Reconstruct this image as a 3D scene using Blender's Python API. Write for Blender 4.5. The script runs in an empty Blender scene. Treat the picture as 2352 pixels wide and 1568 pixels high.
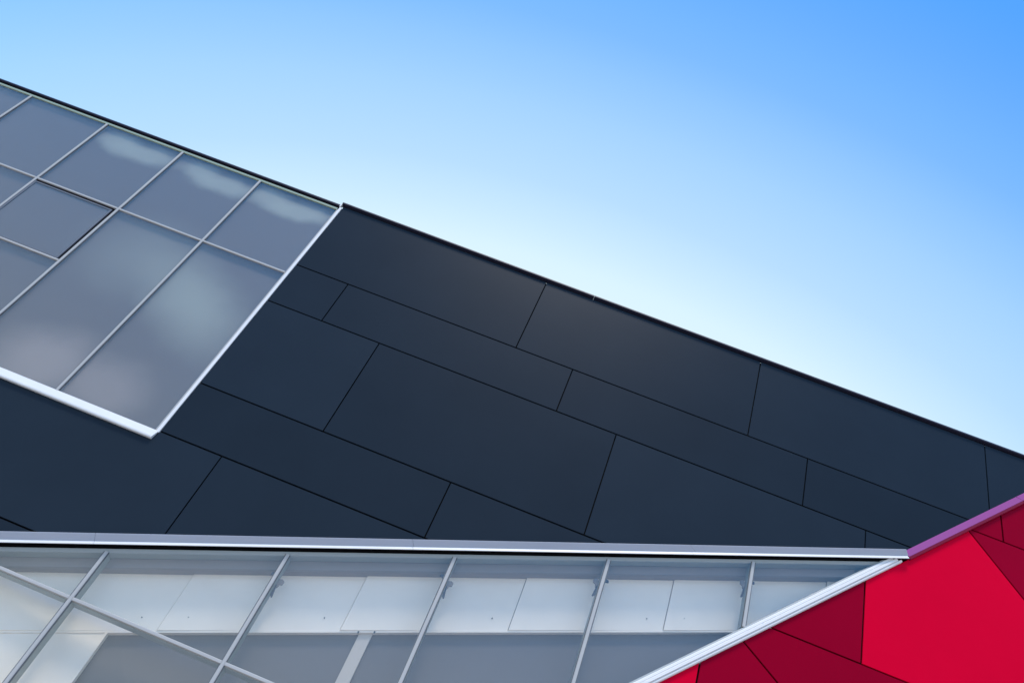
import bpy, math, random
from mathutils import Vector, Matrix

random.seed(7)
scene = bpy.context.scene
COL = scene.collection

# ------------------------------------------------------------------ camera
CAM_D = 12.0            # metres from the facade plane (y = 0)
cd = bpy.data.cameras.new("camera")
cam = bpy.data.objects.new("camera", cd)
COL.objects.link(cam)
scene.camera = cam
R = Matrix(((0.9314690347, -0.3525565867, 0.0898292301),
            (-0.1881130054, -0.6780439900, -0.7105419374),
            (0.3114144097, 0.6449497661, -0.6978974599)))
cam.matrix_world = Matrix.Translation((0, -CAM_D, 1.6)) @ R.to_4x4()
cd.sensor_width = 36.0
cd.lens = 36.0 * 2062.23 / 2352.0
cd.clip_start = 0.1
cd.clip_end = 3000

# ------------------------------------------------------------------ sky, sun, exposure
SUN_EL, SUN_AZ = 67.0, 190.0      # degrees; azimuth from +Y (into the facade) towards +X: high, behind the camera
EXPOSURE = 1.5
world = bpy.data.worlds.new("World")
scene.world = world
world.use_nodes = True
wn, wl = world.node_tree.nodes, world.node_tree.links
wn.clear()
sky = wn.new("ShaderNodeTexSky")
sky.sky_type = 'NISHITA'
sky.sun_disc = False
sky.sun_elevation = math.radians(SUN_EL)
sky.sun_rotation = math.radians(SUN_AZ)
sky.altitude = 0
sky.air_density = 1.0
sky.dust_density = 0.1
sky.ozone_density = 1.0
tint = wn.new("ShaderNodeVectorMath")          # deep, saturated blue of the clear part
tint.operation = 'MULTIPLY'
tint.inputs[1].default_value = (0.22, 0.79, 1.27)
wl.new(sky.outputs[0], tint.inputs[0])
# bright haze low over the horizon beyond the building, and a ring of haze round the horizon, raised out of view to neutralise the facade light
tc = wn.new("ShaderNodeTexCoord")
nrm = wn.new("ShaderNodeVectorMath")
nrm.operation = 'NORMALIZE'
wl.new(tc.outputs["Generated"], nrm.inputs[0])
sep = wn.new("ShaderNodeSeparateXYZ")
wl.new(nrm.outputs[0], sep.inputs[0])
dot = wn.new("ShaderNodeVectorMath")
dot.operation = 'DOT_PRODUCT'
dot.inputs[1].default_value = (0.0, 1.0, 0.0)
wl.new(nrm.outputs[0], dot.inputs[0])
glow = wn.new("ShaderNodeValToRGB")
glow.color_ramp.interpolation = 'B_SPLINE'
stops = [(0.10, 0.0), (0.294, 0.04), (0.363, 0.11), (0.429, 0.20), (0.465, 0.29), (0.512, 0.41),
         (0.574, 0.55), (0.609, 0.69), (0.639, 0.82), (0.72, 1.0)]
cr = glow.color_ramp
cr.elements[0].position, cr.elements[0].color = stops[0][0], (0, 0, 0, 1)
cr.elements[1].position, cr.elements[1].color = stops[-1][0], (1, 1, 1, 1)
for p_, v_ in stops[1:-1]:
    el_ = cr.elements.new(p_)
    el_.color = (v_, v_, v_, 1)
wl.new(dot.outputs["Value"], glow.inputs[0])
ring = wn.new("ShaderNodeMapRange")
ring.interpolation_type = 'SMOOTHSTEP'
ring.inputs["From Min"].default_value = 0.0
ring.inputs["From Max"].default_value = 0.80
ring.inputs["To Min"].default_value = 0.9
ring.inputs["To Max"].default_value = 0.0
wl.new(sep.outputs["Z"], ring.inputs["Value"])
mxm = wn.new("ShaderNodeMath")
mxm.operation = 'MAXIMUM'
wl.new(glow.outputs[0], mxm.inputs[0])
wl.new(ring.outputs[0], mxm.inputs[1])
mix = wn.new("ShaderNodeMix")
mix.data_type = 'RGBA'
wl.new(mxm.outputs[0], mix.inputs[0])
wl.new(tint.outputs[0], mix.inputs[6])
hz = wn.new("ShaderNodeValToRGB")               # thin haze is greener, thick haze is whiter
hz.color_ramp.interpolation = 'LINEAR'
hz.color_ramp.elements[0].position = 0.40
hz.color_ramp.elements[0].color = (0.60, 0.85, 0.74, 1)
hz.color_ramp.elements[1].position = 0.66
hz.color_ramp.elements[1].color = (0.60, 0.72, 0.74, 1)
h0 = hz.color_ramp.elements.new(0.20)
h0.color = (0.64, 0.72, 0.70, 1)
wl.new(dot.outputs["Value"], hz.inputs[0])
hs = wn.new("ShaderNodeVectorMath")
hs.operation = 'SCALE'
hs.inputs["Scale"].default_value = 5.0
wl.new(hz.outputs[0], hs.inputs[0])
wl.new(hs.outputs[0], mix.inputs[7])
bg = wn.new("ShaderNodeBackground")
bg.inputs["Strength"].default_value = 0.1
wo = wn.new("ShaderNodeOutputWorld")
wl.new(mix.outputs[2], bg.inputs[0])
wl.new(bg.outputs[0], wo.inputs[0])

sl = bpy.data.lights.new("sun", 'SUN')
sl.energy = 1.25
sl.angle = math.radians(14)                    # sun through thin haze: soft shade under sills and copings
sl.color = (1.0, 0.93, 0.84)
sun = bpy.data.objects.new("sun", sl)
COL.objects.link(sun)
e, a = math.radians(SUN_EL), math.radians(SUN_AZ)
sdir = Vector((math.cos(e) * math.sin(a), math.cos(e) * math.cos(a), math.sin(e)))
sun.rotation_euler = sdir.to_track_quat('Z', 'Y').to_euler()
sun.location = sdir * 60

scene.view_settings.view_transform = 'Standard'
scene.view_settings.look = 'None'
scene.view_settings.gamma = 1.0
scene.view_settings.use_curve_mapping = False
scene.view_settings.exposure = EXPOSURE
scene.cycles.max_bounces = 10
scene.cycles.transparent_max_bounces = 16


# ------------------------------------------------------------------ materials
def mat(name, color, rough=0.5, spec=0.5, metal=0.0, coat=0.0, coat_rough=0.05, var=0.0,
        grime=0.0, grime_scale=0.7, bump=0.0, bump_scale=40.0):
    m = bpy.data.materials.new(name)
    m.use_nodes = True
    nt = m.node_tree
    b = nt.nodes["Principled BSDF"]
    b.inputs["Base Color"].default_value = (*color, 1)
    b.inputs["Roughness"].default_value = rough
    b.inputs["Specular IOR Level"].default_value = spec
    b.inputs["Metallic"].default_value = metal
    b.inputs["Coat Weight"].default_value = coat
    b.inputs["Coat Roughness"].default_value = coat_rough
    N, L = nt.nodes, nt.links
    geo = N.new("ShaderNodeNewGeometry")
    val = None
    if var:
        oi = N.new("ShaderNodeObjectInfo")
        mr = N.new("ShaderNodeMapRange")
        mr.inputs["To Min"].default_value = 1 - var
        mr.inputs["To Max"].default_value = 1 + var
        L.new(oi.outputs["Random"], mr.inputs["Value"])
        val = mr.outputs[0]
    if grime:
        ns = N.new("ShaderNodeTexNoise")
        ns.inputs["Scale"].default_value = grime_scale
        ns.inputs["Detail"].default_value = 6
        ns.inputs["Roughness"].default_value = 0.6
        L.new(geo.outputs["Position"], ns.inputs["Vector"])
        mr2 = N.new("ShaderNodeMapRange")
        mr2.inputs["From Min"].default_value = 0.3
        mr2.inputs["From Max"].default_value = 0.7
        mr2.inputs["To Min"].default_value = 1 - grime
        mr2.inputs["To Max"].default_value = 1 + grime
        L.new(ns.outputs["Fac"], mr2.inputs["Value"])
        if val is None:
            val = mr2.outputs[0]
        else:
            mm = N.new("ShaderNodeMath")
            mm.operation = 'MULTIPLY'
            L.new(val, mm.inputs[0])
            L.new(mr2.outputs[0], mm.inputs[1])
            val = mm.outputs[0]
    if val is not None:
        vm = N.new("ShaderNodeVectorMath")
        vm.operation = 'SCALE'
        vm.inputs[0].default_value = color
        L.new(val, vm.inputs["Scale"])
        L.new(vm.outputs[0], b.inputs["Base Color"])
    if bump:
        nb = N.new("ShaderNodeTexNoise")
        nb.inputs["Scale"].default_value = bump_scale
        nb.inputs["Detail"].default_value = 3
        L.new(geo.outputs["Position"], nb.inputs["Vector"])
        bp = N.new("ShaderNodeBump")
        bp.inputs["Strength"].default_value = bump
        bp.inputs["Distance"].default_value = 0.01
        L.new(nb.outputs["Fac"], bp.inputs["Height"])
        L.new(bp.outputs[0], b.inputs["Normal"])
    return m


def glass_mat(name, tint, base_refl, wav=0.02):
    """thin architectural glass: clear tinted sheet with a mirror coating that grows to grazing"""
    m = bpy.data.materials.new(name)
    m.use_nodes = True
    N, L = m.node_tree.nodes, m.node_tree.links
    N.clear()
    out = N.new("ShaderNodeOutputMaterial")
    tr = N.new("ShaderNodeBsdfTransparent")
    tr.inputs[0].default_value = (*tint, 1)
    gl = N.new("ShaderNodeBsdfGlossy")
    gl.inputs["Color"].default_value = (1.0, 0.88, 0.74, 1)
    gl.inputs["Roughness"].default_value = 0.02
    lw = N.new("ShaderNodeLayerWeight")
    lw.inputs["Blend"].default_value = 0.5
    pw = N.new("ShaderNodeMath")
    pw.operation = 'POWER'
    pw.inputs[1].default_value = 4.0
    L.new(lw.outputs["Facing"], pw.inputs[0])
    mr = N.new("ShaderNodeMapRange")
    mr.inputs["To Min"].default_value = base_refl
    mr.inputs["To Max"].default_value = 0.95
    L.new(pw.outputs[0], mr.inputs["Value"])
    geo = N.new("ShaderNodeNewGeometry")
    ns = N.new("ShaderNodeTexNoise")
    ns.inputs["Scale"].default_value = 0.8
    ns.inputs["Detail"].default_value = 1
    L.new(geo.outputs["Position"], ns.inputs["Vector"])
    bp = N.new("ShaderNodeBump")
    bp.inputs["Strength"].default_value = wav
    bp.inputs["Distance"].default_value = 0.1
    L.new(ns.outputs["Fac"], bp.inputs["Height"])
    L.new(bp.outputs[0], gl.inputs["Normal"])
    mx = N.new("ShaderNodeMixShader")
    L.new(mr.outputs[0], mx.inputs[0])
    L.new(tr.outputs[0], mx.inputs[1])
    L.new(gl.outputs[0], mx.inputs[2])
    L.new(mx.outputs[0], out.inputs[0])
    return m


def mark_reflection_mat(name, base, marks_reflections):
    """painted shadow-box board with pale condensation marks, soft pale patches and painted-in pink reflections; each one is an
    ellipse (u, v, half length, half width, tilt in degrees, softness, strength, colour)"""
    m = bpy.data.materials.new(name)
    m.use_nodes = True
    N, L = m.node_tree.nodes, m.node_tree.links
    b = N["Principled BSDF"]
    b.inputs["Roughness"].default_value = 0.6
    geo = N.new("ShaderNodeNewGeometry")
    dn = N.new("ShaderNodeTexNoise")
    dn.inputs["Scale"].default_value = 1.6
    dn.inputs["Detail"].default_value = 5
    L.new(geo.outputs["Position"], dn.inputs["Vector"])
    sub = N.new("ShaderNodeVectorMath")
    sub.operation = 'SUBTRACT'
    sub.inputs[1].default_value = (0.5, 0.5, 0.5)
    L.new(dn.outputs["Color"], sub.inputs[0])
    scl = N.new("ShaderNodeVectorMath")
    scl.operation = 'SCALE'
    scl.inputs["Scale"].default_value = 0.32
    L.new(sub.outputs[0], scl.inputs[0])
    add = N.new("ShaderNodeVectorMath")
    add.operation = 'ADD'
    L.new(geo.outputs["Position"], add.inputs[0])
    L.new(scl.outputs[0], add.inputs[1])
    prev = None
    for (u, v, ru, rv, tilt, soft, k, c) in marks_reflections:
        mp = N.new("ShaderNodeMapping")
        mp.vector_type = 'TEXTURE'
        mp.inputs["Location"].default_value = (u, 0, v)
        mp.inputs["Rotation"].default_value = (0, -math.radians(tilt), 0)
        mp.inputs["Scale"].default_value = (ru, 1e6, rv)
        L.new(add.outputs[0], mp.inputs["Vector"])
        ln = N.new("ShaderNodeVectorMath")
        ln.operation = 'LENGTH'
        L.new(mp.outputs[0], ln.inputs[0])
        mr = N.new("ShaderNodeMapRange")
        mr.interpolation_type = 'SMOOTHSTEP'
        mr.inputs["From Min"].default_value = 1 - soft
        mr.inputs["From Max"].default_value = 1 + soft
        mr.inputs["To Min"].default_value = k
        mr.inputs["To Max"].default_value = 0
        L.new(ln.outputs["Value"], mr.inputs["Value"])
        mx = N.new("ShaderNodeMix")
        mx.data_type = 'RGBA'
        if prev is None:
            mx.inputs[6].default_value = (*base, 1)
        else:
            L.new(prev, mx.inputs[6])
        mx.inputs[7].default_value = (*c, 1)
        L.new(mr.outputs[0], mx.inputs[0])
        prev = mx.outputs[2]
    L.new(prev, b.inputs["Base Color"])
    return m


M = {}
M['dark'] = mat('charcoal_blue_panel', (0.0145, 0.0220, 0.0310), 0.32, 0.04, var=0.10, grime=0.06, bump=0.10, bump_scale=0.9)
M['backing'] = mat('black_membrane', (0.003, 0.003, 0.004), 0.9, 0.1)
M['coping'] = mat('dark_coping_metal', (0.02, 0.02, 0.035), 0.5, 0.15)
M['white'] = mat('white_trim_paint', (0.69, 0.67, 0.64), 0.4, 0.2, grime=0.03, grime_scale=2)
M['sill'] = mat('white_sill_paint', (0.64, 0.63, 0.60), 0.45, 0.1, grime=0.03, grime_scale=2)
M['silver'] = mat('pale_aluminium', (0.40, 0.39, 0.37), 0.5, 0.15, grime=0.04)
M['flash'] = mat('grey_flashing_paint', (0.38, 0.39, 0.43), 0.4, 0.2, grime=0.03)
M['seal'] = mat('green_grey_edge_seal', (0.30, 0.36, 0.27), 0.5, 0.5)
M['greyframe'] = mat('grey_window_frame', (0.28, 0.31, 0.31), 0.45, 0.3)
M['ventsash'] = mat('dark_grey_vent_frame', (0.13, 0.14, 0.16), 0.5, 0.2)
M['inner'] = mat('interior_grey_lining', (0.26, 0.24, 0.25), 0.6, 0.3)
M['beamwhite'] = mat('interior_white_board', (0.92, 0.87, 0.82), 0.5, 0.2, grime=0.04, grime_scale=1.2, bump=0.35, bump_scale=1.1)
M['room'] = mat('interior_grey_wall', (0.160, 0.155, 0.175), 0.7, 0.3, grime=0.05, grime_scale=0.3)
M['column'] = mat('interior_column_paint', (0.58, 0.54, 0.52), 0.5, 0.3)
M['bracket'] = mat('dark_bracket_paint', (0.09, 0.10, 0.14), 0.5, 0.2)
M['screw'] = mat('dark_screw_head', (0.05, 0.06, 0.08), 0.5, 0.5)
M['red'] = mat('bright_red_panel', (0.60, 0.0, 0.022), 0.3, 0.02, var=0.03, grime=0.03, bump=0.08, bump_scale=0.9)
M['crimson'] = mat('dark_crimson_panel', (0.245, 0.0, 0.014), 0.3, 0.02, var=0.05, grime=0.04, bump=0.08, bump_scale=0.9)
M['redcap'] = mat('red_flashing_sky_tint', (0.25, 0.062, 0.21), 0.6, 0.02)  # red metal; its sky reflection is painted in as mauve
M['redlip'] = mat('crimson_flashing_lip', (0.25, 0.0, 0.03), 0.4, 0.2)
M['gasket'] = mat('dark_rubber_gasket', (0.10, 0.11, 0.12), 0.6, 0.2)
M['glass'] = glass_mat('window_glass', (0.97, 0.955, 0.925), 0.072)
M['ground'] = mat('pale_concrete_paving', (0.50, 0.47, 0.43), 0.85, 0.3, grime=0.15, grime_scale=0.2)
M['render'] = mat('grey_render', (0.35, 0.36, 0.38), 0.8, 0.3, grime=0.08)

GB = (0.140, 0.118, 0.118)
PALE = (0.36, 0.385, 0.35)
PINK_REFL = (0.34, 0.29, 0.28)
marks_reflections = []
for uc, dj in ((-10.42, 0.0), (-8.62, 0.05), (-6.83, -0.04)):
    marks_reflections.append((uc - 0.38 + dj, 14.84 + dj * 0.6, 0.42 - dj, 0.25, -6, 0.6, 0.75, PALE))
    marks_reflections.append((uc + 0.26 + dj, 14.74 - dj * 0.5, 0.62 + dj, 0.26, 6, 0.6, 0.85, PALE))
marks_reflections += [(-8.35, 12.1, 0.9, 0.8, 0, 0.9, 0.4, PALE),  # soft pale patches in the lower panes
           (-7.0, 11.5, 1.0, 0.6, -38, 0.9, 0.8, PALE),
           (-8.35, 9.25, 0.75, 0.6, 20, 0.7, 0.85, PINK_REFL),  # pink reflections in the glass, painted into the board colour
           (-7.15, 9.2, 0.55, 0.55, 50, 0.7, 0.65, PINK_REFL)]
M['board'] = mark_reflection_mat('shadow_box_board', GB, marks_reflections)


# ------------------------------------------------------------------ mesh helpers
def link(name, verts, faces, material, parent=None, smooth=False):
    me = bpy.data.meshes.new(name)
    me.from_pydata(verts, [], faces)
    me.materials.append(material)
    me.validate()
    o = bpy.data.objects.new(name, me)
    COL.objects.link(o)
    import bmesh
    bm = bmesh.new()
    bm.from_mesh(me)
    bmesh.ops.recalc_face_normals(bm, faces=bm.faces)
    bm.to_mesh(me)
    bm.free()
    # origin at the piece's own centre
    if verts:
        c = sum((Vector(v) for v in me.vertices[0:0]), Vector())
        n = len(me.vertices)
        for v in me.vertices:
            c += v.co
        c /= n
        me.transform(Matrix.Translation(-c))
        o.location = c
    if parent is not None:
        par_chain(o, parent)
    return o


def world_loc(o):
    l = Vector(o.location)
    p = o.parent
    while p is not None:
        l += Vector(p.location)
        p = p.parent
    return l


def par_chain(o, parent):
    wl_ = Vector(o.location)
    o.parent = parent
    o.location = wl_ - world_loc(parent)


def clip(poly, a, b, c):
    """keep the part of a convex (u, v) polygon where a*u + b*v <= c"""
    out = []
    n = len(poly)
    for i in range(n):
        p, q = poly[i], poly[(i + 1) % n]
        dp, dq = a * p[0] + b * p[1] - c, a * q[0] + b * q[1] - c
        if dp <= 0:
            out.append(p)
        if (dp < 0 < dq) or (dq < 0 < dp):
            t = dp / (dp - dq)
            out.append((p[0] + (q[0] - p[0]) * t, p[1] + (q[1] - p[1]) * t))
    return out


def area(poly):
    return 0.5 * abs(sum(poly[i][0] * poly[(i + 1) % len(poly)][1] - poly[(i + 1) % len(poly)][0] * poly[i][1]
                         for i in range(len(poly)))) if len(poly) > 2 else 0


def rect(u0, v0, u1, v1):
    return [(u0, v0), (u1, v0), (u1, v1), (u0, v1)]


def slab(name, poly, y0, y1, material, parent, bev=0.0):
    """a plate: polygon in the facade plane between depths y0 (front) and y1 (back)"""
    n = len(poly)
    if bev:
        cu = sum(p[0] for p in poly) / n
        # small arris: inset front ring
        ins = inset(poly, bev)
        vs = [(u, y0, v) for u, v in ins] + [(u, y0 + bev, v) for u, v in poly] + [(u, y1, v) for u, v in poly]
        fs = [tuple(range(n)), tuple(range(3 * n - 1, 2 * n - 1, -1))]
        for r in (0, 1):
            for i in range(n):
                j = (i + 1) % n
                fs.append((r * n + i, r * n + j, (r + 1) * n + j, (r + 1) * n + i))
    else:
        vs = [(u, y0, v) for u, v in poly] + [(u, y1, v) for u, v in poly]
        fs = [tuple(range(n)), tuple(range(2 * n - 1, n - 1, -1))]
        for i in range(n):
            j = (i + 1) % n
            fs.append((i, j, n + j, n + i))
    return link(name, vs, fs, material, parent)


def inset(poly, d):
    """move every edge of a convex polygon inwards by d"""
    n = len(poly)
    s = sum(poly[i][0] * poly[(i + 1) % n][1] - poly[(i + 1) % n][0] * poly[i][1] for i in range(n))
    P = poly if s > 0 else poly[::-1]
    out = P
    for i in range(n):
        p, q = P[i], P[(i + 1) % n]
        ex, ey = q[0] - p[0], q[1] - p[1]
        l = math.hypot(ex, ey)
        if l < 1e-6:
            continue
        # inside is to the left: outward normal = (ey, -ex)
        nx, ny = ey / l, -ex / l
        out = clip(out, nx, ny, nx * p[0] + ny * p[1] - d)
        if len(out) < 3:
            return []
    return out if len(out) == n and s > 0 else (out[::-1] if s <= 0 else out)


def strip(name, p0, p1, profile, material, parent, cut0=0.0, cut1=0.0):
    """extrude a closed profile of (s, h) points along the in-plane line p0 -> p1.
    s is measured across (90 degrees anticlockwise of the line), h outwards from the wall.
    cut0 / cut1 slant the ends (metres of shift along the line per metre of s)."""
    du, dv = p1[0] - p0[0], p1[1] - p0[1]
    l = math.hypot(du, dv)
    t = (du / l, dv / l)
    nn = (-t[1], t[0])
    vs = []
    for (P, k) in ((p0, cut0), (p1, cut1)):
        for s, h in profile:
            vs.append((P[0] + nn[0] * s + t[0] * k * s, -h, P[1] + nn[1] * s + t[1] * k * s))
    n = len(profile)
    fs = [tuple(range(n)), tuple(range(2 * n - 1, n - 1, -1))]
    for i in range(n):
        j = (i + 1) % n
        fs.append((i, j, n + j, n + i))
    return link(name, vs, fs, material, parent)


def bar(name, p0, p1, w, h0, h1, material, parent, ch=0.0):
    """straight bar of width w between outward heights h0 and h1 with chamfered nose"""
    a_ = w / 2
    if ch:
        pr = [(-a_, h0), (-a_, h1 - ch), (-a_ + ch, h1), (a_ - ch, h1), (a_, h1 - ch), (a_, h0)]
    else:
        pr = [(-a_, h0), (-a_, h1), (a_, h1), (a_, h0)]
    return strip(name, p0, p1, pr, material, parent)


def empty(name, loc, parent=None):
    o = bpy.data.objects.new(name, None)
    o.empty_display_size = 0.5
    COL.objects.link(o)
    o.location = loc
    if parent is not None:
        par_chain(o, parent)
    return o


def part_root(name, loc, parent):
    return empty(name, loc, parent)


# ------------------------------------------------------------------ ground
gs = 1500
g = link('ground', [(-gs, -gs, 0), (gs, -gs, 0), (gs, gs, 0), (-gs, gs, 0)], [(0, 1, 2, 3)], M['ground'])
g['kind'] = 'structure'
g['label'] = 'pale concrete paving in front of the building'

# ------------------------------------------------------------------ facade lines (metres; u = x, v = z)
HS, HB = 0.439, 9.387                 # upper edge of the sloping head flashing: v = HB + HS * u
HL = math.hypot(1, HS)
ht = (1 / HL, HS / HL)
hn = (-HS / HL, 1 / HL)               # in-plane normal of the head line, pointing up
DT = (0.6896, 0.7242)                 # direction of the diagonal edge
DN = (0.7242, -0.6896)                # its in-plane normal, pointing down right
C_GLASS, C_TRIM, C_CAP, C_RED = -3.91, -3.735, -3.88, -3.715
UL, UR = -22.0, 13.0                  # extent of the facade
TOP = 15.29


def head_c(s):                        # n . p value of the line offset s from the head edge
    return hn[1] * HB + s


def clip_below_head(poly, s):
    return clip(poly, hn[0], hn[1], head_c(s))


def clip_above_head(poly, s):
    return clip(poly, -hn[0], -hn[1], -head_c(s))


def clip_left_diag(poly, c):
    return clip(poly, DN[0], DN[1], c)


def clip_right_diag(poly, c):
    return clip(poly, -DN[0], -DN[1], -c)


def diag_pt(c, v):                    # point of the diagonal line DN.p = c at height v
    return ((c + DN[1] * -1 * v * 1.0) / DN[0] if False else (c - DN[1] * v) / DN[0], v)


def head_pt(u, s=0.0):
    return (u + hn[0] * s, HB + HS * u + hn[1] * s)


# ------------------------------------------------------------------ the building
B = empty('building', (0, 4.0, 0))
B['label'] = 'charcoal panelled building with slanted glazing filling most of the photo'
B['category'] = 'building'

# body behind the cladding: black membrane, roof, side and back walls
mem = []
# membrane pieces around the wedge window (above the head line; right of the diagonal)


def membrane(poly, y=0.055):
    if len(poly) > 2 and area(poly) > 1e-4:
        slab('membrane', poly, y, y + 0.12, M['backing'], B)


membrane(clip_left_diag(clip_above_head(rect(-5.93, 0.0, UR, TOP + 0.04), -0.16), C_CAP + 0.25))
membrane(clip_above_head(rect(UL, 0.0, -5.93, 8.78), -0.16))
slab('side_wall', rect(UL, 0, UL + 0.25, TOP), 0.18, 13.7, M['render'], B)
slab('side_wall', rect(UR - 0.25, 0, UR, TOP), 0.18, 13.7, M['render'], B)
slab('back_wall', rect(UL, 0, UR, TOP), 13.7, 14.0, M['render'], B)
slab('roof', rect(UL, TOP - 0.35, UR, TOP + 0.02), 0.18, 14.0, M['render'], B)

# dark cladding: courses (v0, v1) and the places of the upright joints
GAPH, GAPV = 0.014, 0.010
courses = [(13.270, 15.302, [-5.905, -1.401, 3.141, 7.675, 12.21]),
           (12.160, 13.270, [-5.905, -4.828, -0.265, 4.280, 8.825]),
           (9.930, 12.160, [-5.905, -3.680, 0.867, 5.412, 9.957]),
           (8.806, 9.930, [-5.905, -1.419, 3.126]),
           (6.579, 8.806, [-18.47, -13.925, -9.381, -4.838, -0.293]),
           (5.465, 6.579, [-19.6, -15.05, -10.52, -5.97]),
           (3.235, 5.465, [-20.7, -16.2, -11.66, -7.11]),
           (2.121, 3.235, [-18.47, -13.93]),
           (0.02, 2.121, [-19.6, -15.05])]
for v0, v1, js in courses:
    edges = list(js)
    if v1 < 8.9:
        edges = [UL] + edges
    edges = edges + [UR]
    for i in range(len(edges) - 1):
        poly = rect(edges[i] + (GAPV if i else 0.0), v0 + GAPH, edges[i + 1] - GAPV, v1 - (0 if v1 > 15 else GAPH))
        poly = clip_above_head(poly, -0.12)
        poly = clip_left_diag(poly, C_CAP + 0.03)
        if area(poly) < 0.003:
            continue
        slab('panel', poly, random.uniform(0, 0.0015), 0.032, M['dark'], B, bev=0.002)

# parapet coping over the dark cladding (three lengths with a hair joint) and over the glazing
cop = [(0.0, -0.06), (0.0, 0.050), (0.010, 0.056), (0.042, 0.052), (0.050, 0.044), (0.058, -0.06)]
cops = [-5.955, -0.4, 4.15, 7.93, UR]
for i in range(len(cops) - 1):
    o = strip('coping', (cops[i] + (0.002 if i else 0), 15.342), (cops[i + 1] - 0.002, 15.342), cop, M['coping'], B)
cop2 = [(0.0, -0.06), (0.0, 0.030), (0.008, 0.036), (0.042, 0.034), (0.050, -0.06)]
for u0, u1 in ((UL, -13.6), (-13.596, -5.985)):
    strip('coping', (u0, 15.262), (u1, 15.262), cop2, M['coping'], B)
# pale end piece where the two copings meet
slab('coping_end_cap', rect(-5.985, 15.262, -5.957, 15.345), -0.028, 0.06, M['white'], B)

# ------------------------------------------------------------------ upper glazing
GV0, GV1 = 8.79, 15.19
W1 = part_root('window', (-13.9, 0.05, GV0), B)
W1['label'] = 'upper band of grey window panes'
mulls = [-5.955 - 1.793 * i for i in range(0, 10)]
mulls = [m for m in mulls if m > UL + 0.2] + [UL + 0.02]
mulls[1:5] = [-7.737, -9.528, -11.311, -13.127]
# shadow-box board behind the glass and black reveal above it
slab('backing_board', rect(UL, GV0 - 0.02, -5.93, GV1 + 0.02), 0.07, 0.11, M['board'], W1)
slab('reveal', rect(UL, GV1 + 0.045, -5.99, 15.262), 0.005, 0.20, M['backing'], W1)
strip('head_seal', (UL, GV1), (-5.99, GV1), [(-0.028, -0.03), (-0.028, 0.006), (0.012, 0.012), (0.020, 0.004), (0.020, -0.03)],
      M['seal'], W1)
for i, m in enumerate(mulls):
    if i == 0:
        continue
    bar('mullion', (m, GV0 + 0.005), (m, GV1 - 0.03), 0.046, -0.02, 0.012, M['silver'], W1, ch=0.008)
    bar('gasket', (m, GV0 + 0.006), (m, GV1 - 0.03), 0.064, -0.015, 0.0, M['gasket'], W1)
    slab('mullion_fin', rect(m - 0.022, GV0, m + 0.022, GV1 - 0.03), 0.022, 0.066, M['inner'], W1)
# right hand jamb: broad pale strip with a thinner grey bead inside it
strip('jamb_trim', (-5.913, GV0 - 0.02), (-5.913, 15.245), [(0, -0.03), (0, 0.012), (0.012, 0.018), (0.050, 0.015), (0.056, 0.004), (0.056, -0.03)],
      M['white'], W1)
strip('jamb_bead', (-5.971, GV0), (-5.971, GV1 - 0.03), [(0, -0.03), (0, 0.002), (0.012, 0.004), (0.024, -0.004), (0.024, -0.03)],
      M['silver'], W1)
# transoms and panes, bay by bay
edges = [-5.995] + [m for m in mulls[1:]]
for i in range(len(edges) - 1):
    ur, ul = edges[i], edges[i + 1]
    a0 = ul + 0.023
    a1 = ur - (0.023 if i else 0.0)
    rows = [(GV0, 12.975), (12.975, GV1 - 0.03)] if i < 2 else [(GV0, 11.262), (11.262, 12.975), (12.975, GV1 - 0.03)]
    for k, (b0, b1) in enumerate(rows):
        lo = b0 + (0.0 if k == 0 else 0.021)
        hi = b1 - (0.021 if k < len(rows) - 1 else 0.0)
        if k:
            bar('transom', (a0, b0), (a1, b0), 0.042, -0.02, 0.010, M['silver'], W1, ch=0.007)
            slab('transom_fin', rect(a0, b0 - 0.02, a1, b0 + 0.02), 0.022, 0.066, M['inner'], W1)
        vent = (i == 2 and k == 1)
        if vent:
            continue
        slab('pane', rect(a0 - 0.008, lo - 0.008, a1 + 0.008, hi + 0.008), 0.010, 0.018, M['glass'], W1)
# opening vent in the third bay
vu0, vu1, vv0, vv1 = mulls[3] + 0.023, mulls[2] - 0.023, 11.262 + 0.021, 12.975 - 0.021
slab('vent_rebate', rect(vu0, vv0, vu1, vv1), 0.030, 0.05, M['backing'], W1)
f0, f1, f2, f3 = vu0 + 0.010, vu1 - 0.055, vv0 + 0.010, vv1 - 0.060
fr = 0.032
for nm, pl in (('vent_sash', rect(f0, f2, f0 + fr, f3)), ('vent_sash', rect(f1 - fr, f2, f1, f3)),
               ('vent_sash', rect(f0 + fr, f2, f1 - fr, f2 + fr)), ('vent_sash', rect(f0 + fr, f3 - fr, f1 - fr, f3))):
    slab(nm, pl, -0.002, 0.028, M['ventsash'], W1, bev=0.003)
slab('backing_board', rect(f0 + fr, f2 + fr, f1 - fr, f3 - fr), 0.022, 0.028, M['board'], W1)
slab('pane', rect(f0 + fr, f2 + fr, f1 - fr, f3 - fr), 0.004, 0.012, M['glass'], W1)
# sloping sill
sill = [(0.0, -0.04), (0.0, 0.004), (-0.012, 0.016), (-0.150, 0.052), (-0.172, 0.050), (-0.182, 0.040), (-0.176, -0.03)]
for (u0, u1, c1) in ((UL, -13.4, 0), (-13.397, -5.925, 0.12)):
    strip('sill', (u0, 8.795), (u1, 8.795), sill, M['sill'], W1, cut1=c1)

# ------------------------------------------------------------------ wedge window under the slanted head
W2 = part_root('window', (-8.0, 0.05, 1.0), B)
W2['label'] = 'clear wedge window under the slanted flashing'
LT = 6.02                              # u of the right end of the head flashing
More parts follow.
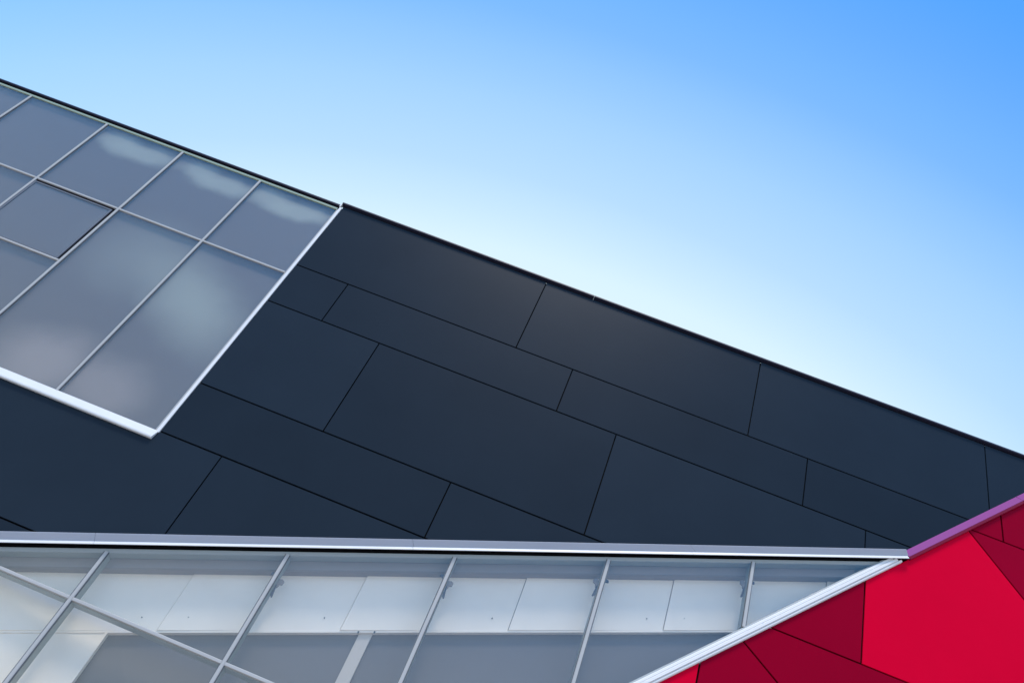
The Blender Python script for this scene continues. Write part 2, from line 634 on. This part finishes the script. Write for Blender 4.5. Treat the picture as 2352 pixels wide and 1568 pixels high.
# head flashing in four lengths
flash_p = [(-0.060, -0.03), (-0.062, 0.118), (-0.070, 0.124), (-0.160, 0.070), (-0.166, 0.070),
           (-0.172, 0.080), (-0.214, 0.092), (-0.224, 0.086), (-0.222, -0.03)]
fa = [(-0.062, -0.03), (-0.062, 0.118), (-0.070, 0.124), (-0.160, 0.070), (-0.160, -0.03)]
fb = [(-0.160, 0.0), (-0.160, 0.069), (-0.170, 0.080), (-0.212, 0.092), (-0.219, 0.086), (-0.212, 0.078), (-0.168, 0.0)]
cutsu = [UL, -12.3, -5.66, -1.60, 2.42, LT]
slant = [0, 0, 0, 0.25, 1.0, 0.3]
for i in range(len(cutsu) - 1):
    p0, p1 = head_pt(cutsu[i] + (0.004 if i else 0)), head_pt(cutsu[i + 1])
    strip('head_flashing', p0, p1, fa, M['flash'], W2, cut0=-slant[i], cut1=-slant[i + 1])
    strip('drip_nose', p0, p1, fb, M['white'], W2, cut0=-slant[i] * 0.5, cut1=-slant[i + 1] * 0.5)
# solid black strip for the shade under the flashing, and frame head
strip('head_gap_shade', head_pt(UL, -0.20), head_pt(6.0, -0.20), [(-0.012, -0.16), (-0.012, 0.020), (0.03, 0.020), (0.03, -0.16)], M['backing'], W2)
HE = 5.93
strip('frame_head', head_pt(UL, -0.232), head_pt(HE - 0.1, -0.232),
      [(-0.066, -0.16), (-0.066, -0.012), (-0.040, 0.002), (-0.010, 0.004), (0.0, -0.006), (0.0, -0.16)], M['greyframe'], W2)
# diagonal trim: stepped pale extrusion
dv_l = 0.35
dl0 = diag_pt(C_GLASS, dv_l)
dl1 = (5.80 + 0.03, None)
vt = (5.83 * DN[0] - C_GLASS) / -DN[1]
dl1 = (5.83, (C_GLASS - DN[0] * 5.83) / DN[1])
# profile measured to the right of travel, so s is negative going outwards (down right)
bead = [(0.0, -0.16), (0.0, 0.004), (-0.014, 0.016), (-0.030, 0.020), (-0.030, -0.05)]
trimA = [(-0.031, -0.05), (-0.031, 0.034), (-0.040, 0.042), (-0.072, 0.046), (-0.080, 0.038), (-0.080, -0.05)]
trimB = [(-0.081, -0.05), (-0.081, 0.048), (-0.090, 0.056), (-0.124, 0.058), (-0.134, 0.046), (-0.134, -0.05)]
trimC = [(-0.135, -0.05), (-0.135, 0.036), (-0.142, 0.044), (-0.162, 0.044), (-0.176, 0.030), (-0.178, -0.05)]
strip('edge_bead', dl0, dl1, bead, M['greyframe'], W2)
for j, pr in enumerate((trimA, trimB, trimC)):
    end = (dl1[0] + DT[0] * (0.00, 0.06, 0.13)[j], dl1[1] + DT[1] * (0.00, 0.06, 0.13)[j])
    strip('edge_trim', dl0, end, pr, M['white'], W2)

# mullions (outer cap in front of the glass, deep fin behind) and transoms
lm = [3.590, 1.352, -0.872, -3.118, -5.380, -7.63, -9.88, -12.13, -14.38, -16.63, -18.88]
HEADS = -0.262


def head_v(u, s):
    return HB + HS * u + s * HL


def diag_v(u, c):                     # height of the diagonal at u
    return (c - DN[0] * u) / DN[1]


trans = [5.944, 1.48]
for m in lm:
    top = head_v(m, HEADS - 0.02)
    bot = max(0.35, diag_v(m, C_GLASS))
    bar('mullion', (m, bot), (m, top), 0.052, -0.02, 0.014, M['silver'], W2, ch=0.008)
    bar('gasket', (m, bot), (m, top), 0.074, -0.015, 0.001, M['gasket'], W2)
    slab('mullion_fin', rect(m - 0.042, bot, m + 0.042, top - 0.02), 0.020, 0.17, M['greyframe'], W2, bev=0.003)
for tv in trans:
    ends = [-20.9] + sorted(lm) + [99]
    for i in range(len(ends) - 1):
        a0, a1 = ends[i] + 0.026, ends[i + 1] - 0.026
        # limits from head and diagonal
        ulim = (C_GLASS - DN[1] * tv) / DN[0]
        a1 = min(a1, ulim)
        llim = (tv - HB - (HEADS) * HL) / HS
        a0 = max(a0, llim)
        if a1 - a0 < 0.1:
            continue
        bar('transom', (a0, tv), (a1, tv), 0.050, -0.02, 0.012, M['silver'], W2, ch=0.008)
        slab('transom_fin', rect(a0 + 0.017, tv - 0.036, a1 - 0.017, tv + 0.036), 0.020, 0.165, M['greyframe'], W2, bev=0.003)
# panes
gu = [-20.9] + sorted(lm) + [6.2]
gv = [0.35] + sorted(trans) + [13.0]
for i in range(len(gu) - 1):
    for k in range(len(gv) - 1):
        poly = rect(gu[i] + 0.018, gv[k] + (0.018 if k else 0), gu[i + 1] - 0.018, gv[k + 1] - 0.018)
        poly = clip_below_head(poly, HEADS)
        poly = clip_left_diag(poly, C_GLASS - 0.004)
        if area(poly) > 0.02:
            slab('pane', poly, 0.006, 0.014, M['glass'], W2)
# window board at the foot and stall riser
slab('sill', rect(-20.9, 0.0, -4.6, 0.35), -0.02, 0.16, M['silver'], W2)

# lining board right behind the frame head
strip('head_lining', head_pt(UL, -0.30), head_pt(5.2, -0.30), [(-0.135, -0.19), (-0.135, -0.175), (0.08, -0.175), (0.08, -0.19)],
      M['inner'], W2)
strip('head_lining', head_pt(UL, -0.30), head_pt(5.2, -0.30), [(-0.145, -0.50), (-0.145, -0.192), (-0.130, -0.192), (-0.130, -0.50)],
      M['inner'], W2)

# interior beam clad in white boards, following the head line, and its white pier at the left
DEP = 0.34
KB = (CAM_D + DEP) / CAM_D
IB = part_root('interior_beam', (-1.0, DEP, 8.5), B)
IB['label'] = 'white boarded beam seen behind the wedge window'
seam = [-20.0, -17.7, -15.4, -13.1, -10.8, -8.55, -6.40, -4.245, -1.985, 0.255, 2.475, 4.94, 7.2]
BOT = -1.32
for i in range(len(seam) - 1):
    poly = rect(seam[i] + 0.004, 0.3, seam[i + 1] - 0.004, 13.5)
    poly = clip_below_head(poly, -0.18)
    poly = clip_above_head(poly, BOT + 0.03)
    poly = clip_left_diag(poly, C_GLASS + 0.3)
    if area(poly) > 0.02:
        o = slab('board', poly, DEP, DEP + 0.03, M['beamwhite'], IB, bev=0.002)
        # each board laps a little over its left neighbour and is not quite flat
        for vtx in o.data.vertices:
            wu = vtx.co.x + world_loc(o).x
            wy = vtx.co.y + world_loc(o).y
            if wy < DEP + 0.01:
                k_ = (wu - seam[i]) / (seam[i + 1] - seam[i])
                vtx.co.y += -0.024 * (1 - k_) + random.uniform(-0.006, 0.004)
        # screws along lower edge and near the seams
        for du in (0.28, (seam[i + 1] - seam[i]) - 0.28):
            for off in (BOT + 0.22,):
                su = seam[i] + du
                sv = HB + HS * su + off * HL
                if diag_v(su, C_GLASS) < sv - 0.1 and -9 < su < 5.5:
                    vs, fs = [], []
                    for q in range(8):
                        an = q * math.pi / 4
                        vs.append((su + 0.008 * math.cos(an), DEP - 0.022, sv + 0.008 * math.sin(an)))
                    for q in range(8):
                        an = q * math.pi / 4
                        vs.append((su + 0.009 * math.cos(an), DEP + 0.007, sv + 0.009 * math.sin(an)))
                    fs = [tuple(range(8)), tuple(range(15, 7, -1))] + [(q, (q + 1) % 8, 8 + (q + 1) % 8, 8 + q) for q in range(8)]
                    link('screw', vs, fs, M['screw'], IB)
strip('lower_lip', head_pt(-20.5, BOT), head_pt(4.6, BOT), [(0.0, -DEP - 0.07), (0.0, -DEP + 0.010), (0.030, -DEP + 0.010), (0.034, -DEP - 0.07)],
      M['beamwhite'], IB)
# pier
PE = -4.83
pier = []
for u0, u1 in ((-7.2, PE), (-9.6, -7.206), (-12.0, -9.606)):
    poly = clip_below_head(rect(u0, 0.2, u1, 12), BOT - 0.002)
    slab('board', poly, DEP + 0.001, DEP + 0.03, M['beamwhite'], IB, bev=0.002)
slab('pier_edge', clip_below_head(rect(PE, 0.2, PE + 0.03, 12), BOT - 0.002), DEP - 0.012, DEP + 0.07, M['beamwhite'], IB)

# slim column and the grey lining wall right behind the beam
slab('interior_column', clip_below_head(rect(-1.72, 0.0, -1.54, 9), BOT + 0.02), DEP + 0.032, DEP + 0.074, M['column'], B, bev=0.004)
for uu in (-1.745, -1.535):
    hv = HB + HS * uu + BOT * HL
    slab('column_notch', rect(uu, hv - 0.01, uu + 0.022, hv + 0.022), DEP - 0.018, DEP - 0.012, M['screw'], IB)
RW = DEP + 0.075
vs, fs = [], []
for (pl, ya) in (([(-20.9, 0.0), (-4.95, 0.0), (-4.95, 9.6), (-20.9, 9.6)], None),):
    slab('lining_wall', clip_below_head(pl, -0.2), RW, RW + 0.05, M['room'], B)
# folded lining: a fold line runs down to the right from the pier
fold_a, fold_b = (-4.95, 6.15), (-3.55, 4.62)
h1 = clip_below_head(rect(-4.949, -3.0, 7.6, 13.2), -0.2)
q1 = clip_left_diag(h1, C_GLASS + 0.4)
ex, ey = fold_b[0] - fold_a[0], fold_b[1] - fold_a[1]
fl = math.hypot(ex, ey)
fa_, fb_ = ey / fl, -ex / fl
fc_ = fa_ * fold_a[0] + fb_ * fold_a[1]
for sgn, tilt in ((1, 0.0), (-1, 0.05)):
    pl = clip(q1, sgn * fa_, sgn * fb_, sgn * fc_)
    if area(pl) < 0.01:
        continue
    n = len(pl)
    dd = [abs(fa_ * u + fb_ * v - fc_) * tilt for u, v in pl]
    vs = [(u, RW + min(d_, 0.25), v) for (u, v), d_ in zip(pl, dd)] + [(u, RW + 0.4, v) for u, v in pl]
    fs = [tuple(range(n)), tuple(range(2 * n - 1, n - 1, -1))] + [(i, (i + 1) % n, n + (i + 1) % n, n + i) for i in range(n)]
    link('lining_wall', vs, fs, M['room'], B)

# small dark blind brackets on the mullions (mounted on the fins)
for m, off, side in ((-3.118, -0.62, 1), (-0.872, -0.62, 1), (1.352, -0.62, -1), (3.590, -0.62, -1)):
    bv = HB + HS * m + off * HL
    x = m + side * 0.042
    sd = side
    prof = [(0, 0.03), (sd * 0.05, 0.045), (sd * 0.085, 0.02), (sd * 0.08, -0.03), (sd * 0.045, -0.045), (sd * 0.03, -0.10), (0, -0.09)]
    slab('blind_bracket', [(x + a_, bv + b_) for a_, b_ in prof], 0.12, 0.15, M['inner'], W2)
    rod = [(0, -0.06), (sd * 0.016, -0.07), (sd * 0.045, -0.26), (sd * 0.030, -0.27), (sd * 0.005, -0.24)]
    slab('blind_rod', [(x + a_, bv + b_) for a_, b_ in rod], 0.118, 0.132, M['bracket'], W2)
    xo = m - sd * 0.042
    poly = [(xo, bv + 0.10), (xo - sd * 0.055, bv + 0.095), (xo - sd * 0.065, bv + 0.06), (xo - sd * 0.02, bv + 0.05), (xo, bv + 0.0)]
    slab('blind_bracket', poly, 0.12, 0.15, M['bracket'], W2)

# ------------------------------------------------------------------ red wing in front of the lower right
Rw = empty('building_wing', (6.0, 0.1, 0))
Rw['label'] = 'red panelled wing with mauve edge flashing at the lower right corner'
Rw['category'] = 'building wing'
slab('membrane', clip_right_diag(rect(-6, 0.0, UR + 4, 17.5), C_TRIM + 0.006), 0.055, 0.17, M['backing'], Rw)


def halfplane(p, q):
    """a, b, c so that a*u+b*v <= c keeps the left side of p -> q"""
    ex, ey = q[0] - p[0], q[1] - p[1]
    l = math.hypot(ex, ey)
    return ey / l, -ex / l, (ey * p[0] - ex * p[1]) / l


def cut(poly, p, q, left=True, gap=0.014):
    a_, b_, c_ = halfplane(p, q)
    if not left:
        a_, b_, c_ = -a_, -b_, -c_
    return clip(poly, a_, b_, c_ - gap)


full = clip_right_diag(rect(-6, 0.02, UR + 4, 17.3), -99)
Hm = ((4.0, 9.615), (6.2, 9.605))                # long level joint
Hu = ((7.3, 13.061), (8.25, 13.058))             # upper level joint
V1 = ((5.436, 9.6), (5.443, 11.12))
Vu = ((7.891, 13.06), (7.881, 13.63))
DB = ((8.160, 11.985), (7.274, 12.997))          # long slanted joint, going up left
D1 = ((4.212, 8.766), (3.621, 9.205))
V0 = ((3.038, 8.2), (3.038, 8.6))
c_lo, c_up = C_TRIM + 0.004, C_RED + 0.006


def red(poly, m, label=None):
    if area(poly) > 0.01:
        o = slab('panel', poly, random.uniform(0, 0.0015), 0.032, m, Rw, bev=0.002)
        if label:
            o['label'] = label


base = clip_right_diag(full, c_lo)
below = cut(base, *Hm, left=False)
above = cut(base, *Hm, left=True)
# under the long joint
u0p = cut(below, *V0, left=True)
red(u0p, M['red'], 'bright red panel')
mid = cut(below, *V0, left=False)
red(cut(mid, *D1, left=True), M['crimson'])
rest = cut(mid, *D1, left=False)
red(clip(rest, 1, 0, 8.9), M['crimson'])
red(clip(rest, -1, 0, -8.92), M['red'])
# between the level joints
lowband = cut(above, *Hu, left=False)
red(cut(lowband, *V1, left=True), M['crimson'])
r2 = cut(lowband, *V1, left=False)
r2u = clip_right_diag(r2, C_TRIM + 0.004)
red(cut(r2u, *DB, left=True), M['red'], 'bright red panel')
rr = cut(r2u, *DB, left=False)
rr = clip(rr, 0, -1, -9.62)
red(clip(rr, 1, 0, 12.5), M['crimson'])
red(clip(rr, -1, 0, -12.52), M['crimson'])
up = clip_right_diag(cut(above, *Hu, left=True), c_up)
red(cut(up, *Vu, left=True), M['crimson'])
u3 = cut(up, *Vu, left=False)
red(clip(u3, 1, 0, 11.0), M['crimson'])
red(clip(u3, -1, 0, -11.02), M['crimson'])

# sloping edge flashing of the red wing, sky reflection in its colour, two lengths
cs = C_CAP
capA = [(0.0, -0.03), (0.0, 0.008), (-0.006, 0.012), (-0.122, 0.066), (-0.128, 0.066), (-0.128, -0.03)]
capB = [(-0.129, -0.03), (-0.129, 0.064), (-0.140, 0.058), (-0.165, 0.046), (-0.172, 0.036), (-0.172, -0.03)]


def dp(u, c=C_CAP):
    return (u, (c - DN[0] * u) / DN[1])


for (a0, a1) in ((6.06, 8.20), (8.206, 11.2)):
    strip('edge_flashing', dp(a0), dp(a1), capA, M['redcap'], Rw, cut1=0.0)
    strip('flashing_lip', dp(a0), dp(a1), capB, M['redlip'], Rw)
